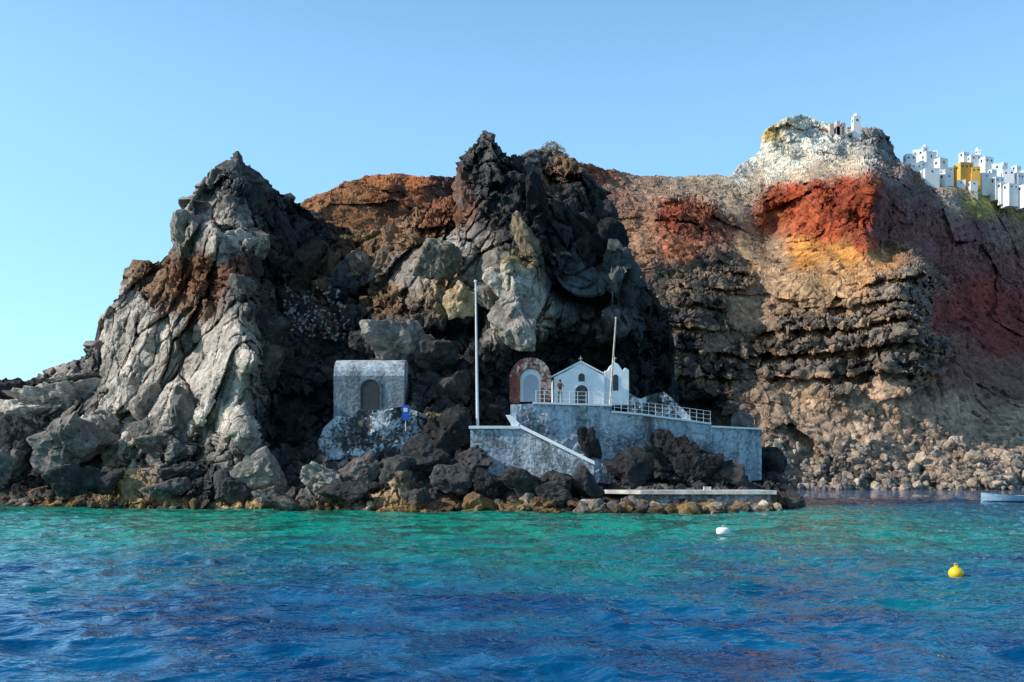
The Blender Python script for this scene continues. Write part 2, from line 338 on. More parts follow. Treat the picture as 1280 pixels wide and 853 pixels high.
far=[(400,250,.36,.15,.07,.4),(480,228,.48,.17,.06,.4),(440,268,.32,.14,.06,.4),(520,228,.46,.15,.055,.5),(560,232,.13,.055,.04,.8),(500,240,.18,.07,.04,.8),(740,215,.22,.09,.055,.7),(770,245,.38,.20,.13,.35),(800,228,.42,.27,.19,.25),(850,230,.48,.34,.24,.15),(900,235,.49,.36,.25,.15),
(845,262,.34,.078,.04,1),(880,275,.28,.085,.045,1),(905,285,.19,.08,.055,.5),(800,270,.44,.22,.13,.3),(800,310,.38,.20,.12,.3),(850,310,.40,.14,.07,.5),(830,350,.16,.115,.085,.8),(920,260,.50,.36,.25,.15),(940,305,.49,.33,.2,.15),(960,310,.49,.33,.21,.15),(880,345,.13,.10,.08,1),(920,340,.16,.12,.095,1),(860,390,.10,.08,.07,1),(890,400,.11,.09,.075,1),(935,385,.46,.30,.19,.3),(900,430,.34,.23,.15,.5),(860,440,.10,.08,.07,1),(910,450,.10,.085,.07,1),(950,440,.17,.13,.10,1),(880,490,.10,.08,.07,1),(930,480,.30,.21,.15,.6),(960,520,.36,.245,.17,.5),(900,530,.11,.09,.075,.8),
(935,205,.85,.76,.62,.35),(950,190,.85,.76,.62,.5),(985,160,.86,.77,.60,.7),(1000,180,.88,.79,.64,.7),(1020,172,.86,.78,.65,.7),(968,172,.70,.48,.18,.7),(1045,168,.80,.72,.6,.7),(1040,185,.74,.66,.55,.7),(1065,190,.6,.53,.45,.7),(1080,172,.48,.43,.39,1),(1080,188,.44,.39,.35,.9),(1105,180,.28,.25,.23,.9),(970,203,.84,.75,.6,.4),(1000,203,.78,.67,.52,.35),(1060,207,.6,.46,.33,.3),(930,214,.78,.69,.56,.3),(960,215,.74,.64,.5,.2),(1000,217,.64,.5,.35,.2),
(950,228,.52,.39,.27,.15),(1030,218,.56,.42,.29,.15),(1120,215,.30,.215,.18,.5),(1150,232,.24,.15,.12,.5),
(970,245,.46,.10,.035,.6),(985,255,.46,.09,.03,.7),(1000,240,.46,.085,.03,.7),(1030,235,.44,.08,.03,.8),(1040,250,.42,.075,.028,.9),(1075,270,.40,.07,.026,.9),(1060,235,.40,.075,.03,.8),(1085,240,.38,.075,.03,.8),(1010,275,.44,.10,.04,.5),(970,275,.44,.12,.05,.4),(1040,285,.42,.09,.035,.6),(1080,300,.38,.085,.035,.6),(1110,250,.20,.085,.08,.5),(1110,290,.21,.085,.075,.5),(1150,270,.25,.12,.115,.6),(1220,290,.27,.14,.135,.6),(1180,320,.27,.11,.10,.55),(1260,330,.27,.12,.11,.55),(1230,380,.32,.07,.055,.5),(1180,400,.30,.075,.06,.5),(1270,400,.30,.075,.06,.5),(1250,420,.30,.07,.055,.4),(1260,285,.30,.2,.17,.5),  # red cliff's right flank coloured darker purple, painting its shaded side
(1230,250,.44,.37,.12,.3),(1270,262,.36,.32,.12,.3),(1190,240,.38,.29,.23,.3),(1300,270,.25,.17,.13,.5),
(1010,315,.64,.27,.065,.2),(1060,320,.64,.29,.08,.2),(960,335,.52,.32,.19,.15),(1100,328,.56,.29,.12,.25),(1080,345,.56,.29,.13,.25),(1040,345,.58,.32,.15,.25),
(1000,368,.50,.31,.17,.4),(1050,370,.54,.34,.19,.4),(1100,355,.23,.185,.15,1),(1140,352,.25,.2,.165,1),(1000,405,.23,.18,.145,1),(1060,395,.24,.19,.15,1),(1060,430,.21,.165,.135,1),(1140,390,.24,.195,.16,1),(1000,450,.22,.17,.135,1),(1060,465,.2,.16,.13,1),(1140,440,.22,.18,.145,1),(1170,440,.22,.175,.145,1),
(1000,500,.50,.33,.21,.3),(1100,505,.54,.36,.235,.25),(1200,520,.52,.36,.245,.25),(1270,540,.50,.345,.235,.3),(1000,560,.36,.25,.18,.4),(1100,560,.46,.31,.215,.4),(1180,580,.42,.30,.22,.6),(1260,590,.33,.27,.23,.8),(1060,600,.16,.14,.12,.9),(1150,605,.16,.145,.13,.9),(1280,608,.19,.17,.15,.9),(1200,460,.28,.13,.10,.3),(1260,470,.28,.15,.11,.3),(1500,400,.2,.1,.08,.6),(1500,560,.3,.2,.15,.5)]
def strat(p,u,v,r):
    st=np.clip(sstep(r,0.5,0.8)*sstep(u,830,860)*sstep(v,332,345)*sstep(v,505,490)*sstep(u,1215,1200),0,1)
    ph=(p[:,2]+1.2*fbm(p,20,2,440)+0.6*fbm(p,3,2,442))/5.6; fr=ph-np.floor(ph)
    return st, sstep(fr,0.30,0.35)*(1-sstep(fr,0.95,1.0))
def postF(u,v,D):
    p=P(u,v,D)
    q=idw(far,u+10*fbm(p,20,3,401),v+10*fbm(p,20,3,402),2.5,60)
    r=q[:,3]
    wz=np.stack([fbm(p,25.0,2,411),fbm(p,25.0,2,412),fbm(p,25.0,2,413)],-1)*4
    a,e,_=facet(p+wz,(17,22,20),501); b=crag(p+wz*.5,(9,12,13),531); c3,e3,_=facet(p+wz*.2,(3.4,4.5,6.0),561)
    st,led=strat(p,u,v,r)
    D=D+r*((a*4.5-b*5.0)*(1-.7*st)+c3*1.6*(.45+.8*st)+1.5+ 1.5*(.5+st)*np.exp(-(e3/.08)**2))+(1-r)*fbm(p,24,3,420)*5.5
    gl=fbm(p*np.array([1,0.25,0.12]),8,3,430); D=D+(1-r)*gl*3.8
    D=D-st*led*4.6
    return D
usF=np.concatenate([np.arange(200,370,6.0),np.arange(370,1300,1.1),np.arange(1300,1900,5.0)])
NRF=430;NBF=40
G,uf,vf=sheet(usF,crestF,640.0,NRF,NBF,DF,postF,160.0,1.6,jag=1.5)
n=gnorm(G).reshape(-1,3); Pn=G.reshape(-1,3)
wu=uf+9*fbm(Pn,22,3,601)+5*fbm(Pn,6,2,604); wv=vf+9*fbm(Pn,22,3,611)+5*fbm(Pn,6,2,614)
q=idw(far,wu,wv,2.5,40); r=q[:,3]
c,e3,o3=facet(Pn,(1.9,2.4,1.7),701); d,e4,o4=facet(Pn,(5.5,6,5),711)
rr_=np.clip(r,0,1)**1.3
disp=(0.16+rr_*0.5)*c*0.9+(0.08+rr_*.7)*d*0.8+(0.25+.5*rr_)*fbm(Pn,3,3,721)*0.8
st,led=strat(Pn,uf,vf,r)
Pn=Pn+n*disp[:,None]
colF=q[:,:3]*(1+0.20*o3)[:,None]*(1+0.25*vnoise(Pn/9,731))[:,None]*(1+.16*vnoise(Pn/np.array([3,3,1.2]),733))[:,None]
tc=np.array([.50,.32,.19]); k_=(st*(1-led)*.75)[:,None]; colF=colF*(1-k_)+tc*k_
colF*=(1-0.4*rr_*np.exp(-(e4/0.08)**2))[:,None]
spk=(hsh(*(np.floor(Pn/1.1).astype(np.int64).T),9)>0.90)&(vf>230)
colF[spk]*=0.55
mesh_np('caldera_hillside',Pn,grid_faces(NRF+NBF,len(usF)),M_far,colF,smooth=False)
FG=Pn.reshape(NRF+NBF,len(usF),3); Fvt=vf.reshape(NRF+NBF,len(usF))
def Fpos(u,v):
    j=int(np.argmin(abs(usF-u))); i=int(np.argmin(abs(Fvt[:NRF,j]-v))); return FG[i,j]
print('caldera',time.time()-T0)
# ============ BOULDERS ============
import bmesh
def ico(s):
    bm=bmesh.new(); bmesh.ops.create_icosphere(bm,subdivisions=s,radius=1); 
    v=np.array([x.co[:] for x in bm.verts]); f=np.array([[a.index for a in q.verts] for q in bm.faces]); bm.free(); return v,f
ICO={k:ico(k) for k in (2,3,4,5)}
def boulder(c,r,sc=(1,1,1),lod=3,npl=12,rot=None,noise_amp=0.07):
    v,f=ICO[lod]
    pl=RNG.normal(size=(npl,3)); pl/=np.linalg.norm(pl,axis=1)[:,None]; dk_=RNG.uniform(0.55,0.95,npl)
    dt=v@pl.T; rr=np.where(dt>0.05,dk_/np.maximum(dt,0.05),9).min(1); rr=np.minimum(rr,1.4)
    q=v*rr[:,None]*np.array(sc)
    a=RNG.uniform(0,6.28) if rot is None else rot
    R=np.array(Matrix.Rotation(a,3,'Z')@Matrix.Rotation(RNG.uniform(-.4,.4),3,'X')@Matrix.Rotation(RNG.uniform(-.4,.4),3,'Y'))
    q=(q@R.T)*r+np.array(c)
    nn=v@R.T
    dd=fbm(q,r*0.6,4,901)*1.2+1.0*crag(q,r*0.6,911)
    if lod>=4: dd=dd+0.6*facet(q,r*.28,921)[0]
    q=q+nn*(noise_amp*r*dd)[:,None]
    return q,f,dd
class Rocks:
    def __init__(s): s.V=[];s.Fc=[];s.C=[];s.n=0
    def add(s,c,r,col,**k):
        q,f,dd=boulder(c,r,**k); s.V.append(q); s.Fc.append(f+s.n); s.n+=len(q)
        s.C.append(np.array(col)[None]*RNG.uniform(0.75,1.2)*(1+.3*np.clip(dd,-1,1))[:,None])
    def obj(s,name,mat): return mesh_np(name,np.concatenate(s.V),np.concatenate(s.Fc),mat,np.concatenate(s.C),smooth=False)
R=Rocks()
wl_u=[-300,-60,0,100,200,300,400,500,600,700,750,970]; wl_D=[95,86,82,78,75,72,69,66.5,65,64,64,66.5]
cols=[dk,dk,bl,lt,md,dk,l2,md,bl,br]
for i in range(700):
    u=RNG.uniform(-280,968) if i%8==0 else RNG.uniform(-40,968); D0=np.interp(u,wl_u,wl_D); t=RNG.uniform(0,1)**1.2
    if u>745: t*=0.2
    D=D0+t*9.5; z=-0.3+t*3.4+RNG.uniform(-.3,.3); r=RNG.uniform(0.3,0.85)*(1.0 if i%5 else 1.5)
    if u>745: z=RNG.uniform(-0.35,0.15); r=min(r,0.85)*0.9
    if 585<u<745 and t>0.6: continue
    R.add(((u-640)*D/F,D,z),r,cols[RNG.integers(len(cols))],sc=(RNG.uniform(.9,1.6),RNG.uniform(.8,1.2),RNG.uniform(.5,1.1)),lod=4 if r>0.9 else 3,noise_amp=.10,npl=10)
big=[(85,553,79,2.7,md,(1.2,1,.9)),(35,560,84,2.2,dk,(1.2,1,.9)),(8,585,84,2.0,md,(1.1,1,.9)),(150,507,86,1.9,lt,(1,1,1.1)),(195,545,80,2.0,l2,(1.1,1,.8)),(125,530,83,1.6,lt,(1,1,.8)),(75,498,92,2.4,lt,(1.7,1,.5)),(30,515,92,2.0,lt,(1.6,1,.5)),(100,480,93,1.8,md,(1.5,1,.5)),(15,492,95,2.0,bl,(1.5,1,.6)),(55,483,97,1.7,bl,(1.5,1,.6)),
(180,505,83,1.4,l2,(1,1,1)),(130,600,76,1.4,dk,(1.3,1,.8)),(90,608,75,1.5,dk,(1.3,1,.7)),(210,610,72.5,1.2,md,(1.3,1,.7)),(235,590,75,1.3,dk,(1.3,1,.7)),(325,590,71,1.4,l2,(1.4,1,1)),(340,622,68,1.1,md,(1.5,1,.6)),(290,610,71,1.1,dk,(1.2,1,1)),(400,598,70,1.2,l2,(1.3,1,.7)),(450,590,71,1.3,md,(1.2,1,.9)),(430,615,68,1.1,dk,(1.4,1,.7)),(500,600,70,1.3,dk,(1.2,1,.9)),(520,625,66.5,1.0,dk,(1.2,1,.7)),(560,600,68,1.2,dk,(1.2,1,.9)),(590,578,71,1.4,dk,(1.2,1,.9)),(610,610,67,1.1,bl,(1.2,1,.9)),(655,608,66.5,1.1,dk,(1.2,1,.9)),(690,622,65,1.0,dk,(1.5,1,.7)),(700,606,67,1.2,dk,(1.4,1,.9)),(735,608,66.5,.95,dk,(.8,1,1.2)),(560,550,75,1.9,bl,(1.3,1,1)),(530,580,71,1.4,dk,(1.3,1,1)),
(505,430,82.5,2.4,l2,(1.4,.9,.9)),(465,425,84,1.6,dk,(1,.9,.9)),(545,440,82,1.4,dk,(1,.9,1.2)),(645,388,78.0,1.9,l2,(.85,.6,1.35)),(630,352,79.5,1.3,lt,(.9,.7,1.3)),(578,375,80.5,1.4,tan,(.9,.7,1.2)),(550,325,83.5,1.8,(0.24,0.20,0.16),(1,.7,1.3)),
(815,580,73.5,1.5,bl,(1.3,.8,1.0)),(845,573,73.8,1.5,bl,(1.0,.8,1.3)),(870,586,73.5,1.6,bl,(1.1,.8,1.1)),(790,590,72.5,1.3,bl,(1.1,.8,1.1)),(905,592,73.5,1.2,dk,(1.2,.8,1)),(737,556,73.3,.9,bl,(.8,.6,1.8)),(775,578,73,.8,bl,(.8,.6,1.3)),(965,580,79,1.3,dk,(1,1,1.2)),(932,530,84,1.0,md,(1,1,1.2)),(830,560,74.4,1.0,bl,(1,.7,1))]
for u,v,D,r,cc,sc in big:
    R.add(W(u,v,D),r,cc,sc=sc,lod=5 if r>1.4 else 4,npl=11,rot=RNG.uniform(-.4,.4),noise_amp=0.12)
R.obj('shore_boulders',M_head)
R=Rocks()
for i in range(120):
    u=RNG.uniform(130,830); vt_=np.interp(u,[a[0] for a in crestH],[a[1] for a in crestH]); v=RNG.uniform(vt_+6,560)
    if 395<u<525 and v>425: continue
    if 615<u<960 and v>405: continue
    if 570<u<660 and v>500: continue
    if slab(np.array([u]),np.array([v]))[0]>.4: continue
    p=Hpos(u,v); r=RNG.uniform(0.6,1.6)
    j=int(np.argmin(abs(us-u))); ii=int(np.argmin(abs(Hvt[:NR,j]-v))); cc=colH[ii*len(us)+j]
    if v-vt_<r*22: r=max(0.35,(v-vt_)/28)
    R.add((p[0],p[1]+r*0.6,p[2]),r,cc,sc=(RNG.uniform(.8,1.3),.9,RNG.uniform(1.0,1.9)),lod=4,npl=10,noise_amp=0.13)
R.obj('crag_blocks',M_head)
R=Rocks()
for i in range(360):
    a=RNG.uniform(0,1); b_=RNG.uniform(0,1); u=345+a*78+b_*20; v=345+b_*72+a*12
    p=Hpos(u,v); R.add((p[0],p[1]-0.05,p[2]),RNG.uniform(.10,.22),(0.44,0.38,0.36) if i%3 else (0.22,0.085,0.06),lod=2)
R.obj('dry_stone_wall',M_head)
R=Rocks()
for i in range(560):
    u=RNG.uniform(960,1400); t=RNG.uniform(0,1)**1.6; v=612-t*62
    p=Fpos(u,v); r=RNG.uniform(.35,1.0)*(1.6 if i%9==0 else 1)
    R.add((p[0],p[1]-0.2,max(p[2],-.1)),r,(0.28,.23,.19) if i%3 else (.46,.35,.26),lod=3 if r>0.8 else 2)
for i in range(420):
    u=RNG.uniform(780,1280); v=RNG.uniform(235,560); p=Fpos(u,v); j=int(np.argmin(abs(usF-u))); ii=int(np.argmin(abs(Fvt[:NRF,j]-v)))
    R.add((p[0],p[1],p[2]),RNG.uniform(.35,1.2),colF[ii*len(usF)+j]*0.75,lod=2)
R.obj('scree_boulders',M_far)
print('boulders',time.time()-T0)
# ============ SHRUBS ============
def shrubs(name,items,mat):
    V=[];Fc=[];n=0
    for c,r,k in items:
        c=np.array(c)
        for _ in range(k):
            d=RNG.normal(size=3); d/=np.linalg.norm(d); d[2]=abs(d[2])*0.8; p=c+d*r*RNG.uniform(.3,1)**.5*np.array([1.2,1.2,.8])
            a=RNG.normal(size=3); a/=np.linalg.norm(a); b=np.cross(a,RNG.normal(size=3)); b/=np.linalg.norm(b); s=r*RNG.uniform(.10,.22)
            V+= [p-a*s,p+b*s*.45,p+a*s]; Fc.append([n,n+1,n+2]); n+=3
    mesh_np(name,np.array(V),np.array(Fc),mat,smooth=False)
M_shrub=simple('dry_scrub',(0.30,0.25,0.09),0.9,0.5,1.5,0.0)
M_shrub2=simple('dry_grass',(0.38,0.29,0.15),0.9,0.4,1.5,0.0)
it=[]
for i in range(260):
    u=RNG.uniform(720,1280); v=RNG.uniform(225,580)
    if 960<u<1200 and 370<v<490: continue
    it.append((Fpos(u,v)+np.array([0,-.2,.1]),RNG.uniform(.35,1.1),34))
for u,v in ((1215,240),(1235,243),(1250,248),(1265,246),(1275,255),(1225,233),(1240,238),(1255,240),(1195,238)):
    for k in range(3): it.append((Fpos(u+RNG.uniform(-8,8),v+6)+np.array([0,-.5,.6]),RNG.uniform(1.2,2.2),70))
shrubs('hillside_scrub',it,M_shrub)
it=[]
for u,v,r in ((690,191,.9),(683,192,.8),(698,195,.7),(676,194,.5),(706,197,.4),(650,325,.8),(660,322,.7),(640,330,.6),(690,322,.5),(705,322,.5),(540,515,.7),(548,522,.6),(470,360,.5),(445,352,.6),(430,300,.5),(460,295,.5),(610,512,.4),(560,545,.4),(485,375,.5),(520,300,.5)):
    it.append((Hpos(u,v)+np.array([0,-.3,.05]),r,260))
shrubs('dry_grass_tufts',it,M_shrub2)
# ============ BUILDINGS ============
def arch_pts(cx,y,z0,w,h,n=12):
    r=w/2; pts=[(cx-r,y,z0),(cx+r,y,z0)]
    for i in range(n+1):
        t=math.pi*i/n; pts.append((cx+r*math.cos(t),y,z0+h-r+r*math.sin(t)))
    return pts
def ringarch(A,cx,y,z0,w,h,th,depth,mi,n=14):
    r=w/2; inn=[(cx-r,z0)]+[(cx-r*math.cos(math.pi*i/n),z0+h-r+r*math.sin(math.pi*i/n)) for i in range(n+1)]+[(cx+r,z0)]
    R_=r+th; out=[(cx-R_,z0)]+[(cx-R_*math.cos(math.pi*i/n),z0+h-r+R_*math.sin(math.pi*i/n)) for i in range(n+1)]+[(cx+R_,z0)]
    for i in range(len(inn)-1):
        a,b=inn[i],inn[i+1]; c_,d_=out[i+1],out[i]
        A.prism([(a[0],y,a[1]),(b[0],y,b[1]),(c_[0],y,c_[1]),(d_[0],y,d_[1])],depth,mi)
ch=empty('whitewashed_chapel'); D=77.0
X=lambda u,D=77.0:(u-640)*D/F
Z=lambda v,D=77.0:HC+(HOR-v)*D/F
A=Acc(); zb=Z(506); 
A.prism([(X(692),D,zb),(X(756),D,zb),(X(756),D,Z(470)),(X(745),D,Z(464)),(X(726),D,Z(453)),(X(708),D,Z(464)),(X(692),D,Z(472))],4.2)
A.obj('walls',[M_white],ch,bevel=.05)
A=Acc(); A.prism([(X(756)+.003,D+.35,zb),(X(787),D+.35,zb),(X(787),D+.35,Z(462)),(X(782),D+.35,Z(459)),(X(779),D+.35,Z(463)),(X(774),D+.35,Z(455)),(X(769),D+.35,Z(452)),(X(763),D+.35,Z(457)),(X(760),D+.35,Z(463)),(X(756)+.003,D+.35,Z(463))],3.4)
A.obj('belfry_wall',[M_white],ch,bevel=.05)
A=Acc(); A.prism(arch_pts(X(727),D-.04,zb+.02,X(735)-X(719),Z(482)-zb),.05,0); A.prism(arch_pts(X(727),D-.04,Z(477),.5,.62),.05,0)
A.prism(arch_pts(X(770),D+.31,Z(488),.42,1.25),.05,0); A.obj('openings',[M_dark],ch)
A=Acc(); ringarch(A,X(727),D-.07,zb+.02,X(735)-X(719),Z(482)-zb,.10,.12,0); ringarch(A,X(727),D-.07,Z(477),.5,.62,.06,.12,0); 
for cx,cz,cy in ((X(726),Z(453),D+.3),(X(769),Z(452),D+.7)):
    A.box((cx,cy,cz+.25),(.06,.06,.5)); A.box((cx,cy,cz+.32),(.3,.052,.06))
A.obj('door_surround_and_crosses',[M_white],ch)
A=Acc(); A.prism([(X(688),D-.12,Z(471)),(X(726),D-.12,Z(451.2)),(X(760),D-.12,Z(469)),(X(760),D-.12,Z(470.5)),(X(726),D-.12,Z(453.4)),(X(688),D-.12,Z(473))],.2); A.obj('gable_coping',[M_white],ch)
g=empty('stone_arch_gateway'); A=Acc(); D2=76.6
ringarch(A,X(663,D2),D2,Z(502,D2),X(677,D2)-X(651,D2),Z(460,D2)-Z(502,D2),.80,2.0,0,20); A.obj('arch_ring',[M_arch],g)
A=Acc(); A.prism(arch_pts(X(664,D2),D2+.3,Z(502,D2),1.7,2.55),.15); A.obj('inner_wall',[M_white],g)
A=Acc(); A.prism(arch_pts(X(664,D2),D2+.24,Z(502,D2),1.15,2.1),.05); A.obj('door',[M_door],g)
h=empty('cliff_house'); D3=78.0; A=Acc()
x0,x1=X(417,D3),X(505,D3); zt=Z(447,D3); ze=Z(470,D3); zl=Z(535,D3)
prof=[(D3,zl),(D3,ze)]+[(D3+2.0-2.0*math.cos(math.pi*i/12),ze+(zt-ze)*math.sin(math.pi*i/12)) for i in range(1,12)]+[(D3+4,ze),(D3+4,zl)]
m_=len(prof); vs=[(x0,a,b) for a,b in prof]+[(x1,a,b) for a,b in prof]
A.add(vs,[tuple(range(m_)),tuple(range(m_,2*m_))[::-1]]+[(i,m_+i,m_+(i+1)%m_,(i+1)%m_) for i in range(1,m_)],0)
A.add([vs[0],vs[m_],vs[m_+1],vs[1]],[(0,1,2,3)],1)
A.obj('vaulted_body',[M_plas,M_plas_shade],h)
A=Acc(); A.prism(arch_pts(X(463,D3),D3-.03,Z(512,D3),1.55,2.35),.05); A.obj('arched_opening',[simple('painted_niche_shade',(.05,.055,.06),.9)],h)  # flat dark panel, its colour painting the shade inside the niche
A=Acc(); ringarch(A,X(463,D3),D3-.07,Z(512,D3),1.55,2.35,.10,.12,0); A.obj('trim',[M_plas_shade],h)
def roughwall(name,pts,mat,thick=2.0,amp=.35,nu=90,nv=40,seed=0):
    A_=np.array(pts,float); uu=np.linspace(A_[0,0],A_[-1,0],nu)
    vt_=np.interp(uu,A_[:,0],A_[:,1]); vb_=np.interp(uu,A_[:,0],A_[:,2]); DD=np.interp(uu,A_[:,0],A_[:,3])
    t=np.linspace(0,1,nv)[:,None]; v=vb_+(vt_-vb_)*t; u=uu+0*v; Dm=DD+0*v
    G=P(u,v,Dm); p=G.reshape(-1,3); dsp=(fbm(p,2.0,4,seed+5)+.5*facet(p,.8,seed+9)[0])*amp
    p=p.copy(); p[:,1]-=dsp; G=p.reshape(nv,nu,3)
    ext=[]
    for s in (0.03,0.3,1.0):
        b=G[-1].copy(); b[:,1]+=thick*s+0.0; ext.append(b)
    G=np.concatenate([G,np.array(ext)],0)
    L=G[:,:1].copy(); L[...,1]+=thick; Rr=G[:,-1:].copy(); Rr[...,1]+=thick
    G=np.concatenate([L,G,Rr],1)
    return mesh_np(name,G.reshape(-1,3),grid_faces(G.shape[0],G.shape[1]),mat,smooth=False)
roughwall('limewashed_rock_wall',[(398,552,575,76.2),(405,535,575,76.2),(420,520,575,76.2),(440,522,575,76.0),(447,513,578,76.0),(478,513,580,75.8),(505,508,575,76),(530,518,565,76.4),(542,532,555,77)],M_wall2,3.0,.3,seed=3)
roughwall('limewashed_rock_wall',[(787,492,540,77.5),(800,499,540,77.5),(815,493,540,78),(830,490,540,78),(845,503,540,78),(862,520,540,78),(868,530,540,78)],M_wall2,3.0,.35,seed=23,nu=60)
roughwall('terrace_wall',[(638,506,600,73.5),(666,505,602,73.5),(764,508,605,74),(766,516,605,74),(800,519,605,74.6),(860,527,605,75.6),(888,531,605,76),(890,534,605,76),(952,537,600,77)],M_wall,9.0,.16,nu=260,nv=70,seed=11)
A=Acc()
def seg(pts,th,dy=0):
    for (u0,v0,d0),(u1,v1,d1) in zip(pts[:-1],pts[1:]):
        p0=W(u0,v0,d0); p1=W(u1,v1,d1); A.prism([p0+Vector((0,-.06+dy,0)),p1+Vector((0,-.06+dy,0)),p1+Vector((0,-.06+dy,th)),p0+Vector((0,-.06+dy,th))],.45)
top=[(666,505,73.3),(765,508,73.8)]; top2=[(765.5,516,73.8),(800,519,74.4),(860,527,75.4),(889,531,75.8)]; top3=[(889.5,534.5,75.8),(952,537.5,76.7)]
seg(top,.14); seg(top2,.14); seg(top3,.14)
A.obj('terrace_coping',[M_white])
A=Acc()
for line,st in ((top,(670,764,10)),(top2,(768,888,15))):
    for q_ in range(st[2]):
        u=st[0]+(st[1]-st[0])*q_/(st[2]-1); v=np.interp(u,[a[0] for a in line],[a[1] for a in line]); d_=np.interp(u,[a[0] for a in line],[a[2] for a in line])+.1
        p=W(u,v,d_); A.tube(p+Vector((0,0,.1)),p+Vector((0,0,1.0)),.02)
        if q_: 
            for hh in (.4,.72,1.0): A.tube(pp+Vector((0,0,hh)),p+Vector((0,0,hh)),.015)
        pp=p
A.obj('terrace_railing',[M_metal])
A=Acc(); n_=15
pA=W(652,540,71.8); pB=W(742,583,70.8)
A.prism([W(588,536,72),W(650,537,71.9),W(650,600,71.9),W(588,600,72)][::-1],3.0,0)
A.prism([W(650.3,537,71.9),W(742,583,71.0),W(742,604,71.0),W(650.3,604,71.9)][::-1],.4,0)
for i in range(n_):
    t=(i+.5)/n_; p=pA.lerp(pB,t); A.box((p.x,p.y+1.2,p.z/2-.1),((pB.x-pA.x)/n_*.98,1.3,p.z),1)
pa=W(650,536,71.8); pb=W(743,582,70.9)
A.prism([pa+Vector((0,-.05,.05)),pa+Vector((0,-.05,.30)),pb+Vector((0,-.05,.30)),pb+Vector((0,-.05,.05))],.5,1)
pc=W(632,519,72); A.prism([pc+Vector((0,-.05,0)),pc+Vector((.35,-.05,0)),W(650,535,71.9)+Vector((0,-.05,.3)),W(643,537,71.9)+Vector((0,-.05,0))],.4,1)
pd=W(586,536,71.9); A.prism([pd+Vector((0,-.05,0)),pd+Vector((0,-.05,.2)),pa+Vector((-.01,-.04,.2)),pa+Vector((-.01,-.04,0))],.5,1)
A.obj('stone_staircase',[M_wall,M_white])
A=Acc()
yF=66.9;yB=76.5;zt_=1.42;zu_=1.16
A.add([(X(748,70),70.6,zt_),(X(800,68),yF+.8,zt_),(X(968,67.5),yF,zt_),(X(968,67.5),yB,zt_),(X(748,74),yB,zt_)]+[(X(748,70),70.6,zu_),(X(800,68),yF+.8,zu_),(X(968,67.5),yF,zu_),(X(968,67.5),yB,zu_),(X(748,74),yB,zu_)],
 [(0,1,2,3,4),(9,8,7,6,5),(0,5,6,1),(1,6,7,2),(2,7,8,3),(3,8,9,4),(4,9,5,0)],0)
A.prism([(X(790,68),yF+1.6,-1),(X(960,68),yF+.5,-1),(X(960,68),yF+.5,zu_-.003),(X(790,68),yF+1.6,zu_-.003)],7,1)
A.box((X(884,69),69,zt_+.12),(.5,.3,.24),0)
A.obj('concrete_dock',[simple('dock_concrete',(.6,.57,.52),.9,.4,1.5,.2),M_wall])
A=Acc(); b0=W(597,538,74); t0=W(594.5,352,74); A.tube(b0,t0,.12,.06,12); A.sphere(t0,.12); A.box((b0.x,b0.y,b0.z+.1),(.5,.5,.25)); A.obj('flagpole',[M_metal])
A=Acc(); b0=W(762,512,74.2); t0=W(770,398,74.2); A.tube(b0,t0,.09,.05,10); A.sphere(t0,.09); A.tube(W(763,497,74.2),W(766,497,74.6),.05); A.obj('flagpole',[simple('pale_wood',(.6,.5,.42),.7)])
A=Acc(); p=W(507,516,75.4); A.box(p,(.5,.06,1.15),0); A.tube(p+Vector((0,.06,-1.4)),p+Vector((0,.06,.5)),.035,mi=1); A.box(p+Vector((0,-.04,.2)),(.3,.02,.3),1); A.obj('blue_sign',[M_blue,M_white])
# ============ TOWN ============
def house(name,u,vb,wp,hp,D,mat,dome=False,win=2,rz=0.0):
    A=Acc(); w=wp*D/F*1.12; hh=hp*D/F*.82; d=w*.9; c0=W(u,vb,D); M4=Matrix.Translation(c0)@Matrix.Rotation(rz,4,'Z'); c=Vector((0,0,0))
    A.box((c.x,c.y,c.z+hh/2-3),(w,d,hh+6),0)
    A.box((c.x,c.y-d/2+.12,c.z+hh+.2),(w+.12,.3,.4),0); A.box((c.x-w/2+.12,c.y,c.z+hh+.2),(.3,d-.62,.38),0); A.box((c.x+w/2-.12,c.y,c.z+hh+.2),(.3,d-.62,.38),0)
    for i in range(win):
        x=c.x-w/2+w*(i+.5)/win; 
        A.prism(arch_pts(x,c.y-d/2-.06,c.z+hh*.38,min(.6,w/win*.35),min(.9,hh*.35),6),.08,1)
    A.box((c.x-w/2-.03,c.y,c.z+hh*.55),(.1,.7,1.0),1)
    if dome: A.tube((c.x,c.y,c.z+hh),(c.x,c.y,c.z+hh+.8),w*.33,mi=0,n=14); A.sphere((c.x,c.y,c.z+hh+.8),w*.33,2,half=True)
    A.v=[tuple(M4@Vector(q)) for q in A.v]
    return A.obj(name,[mat,M_dark,M_white2])
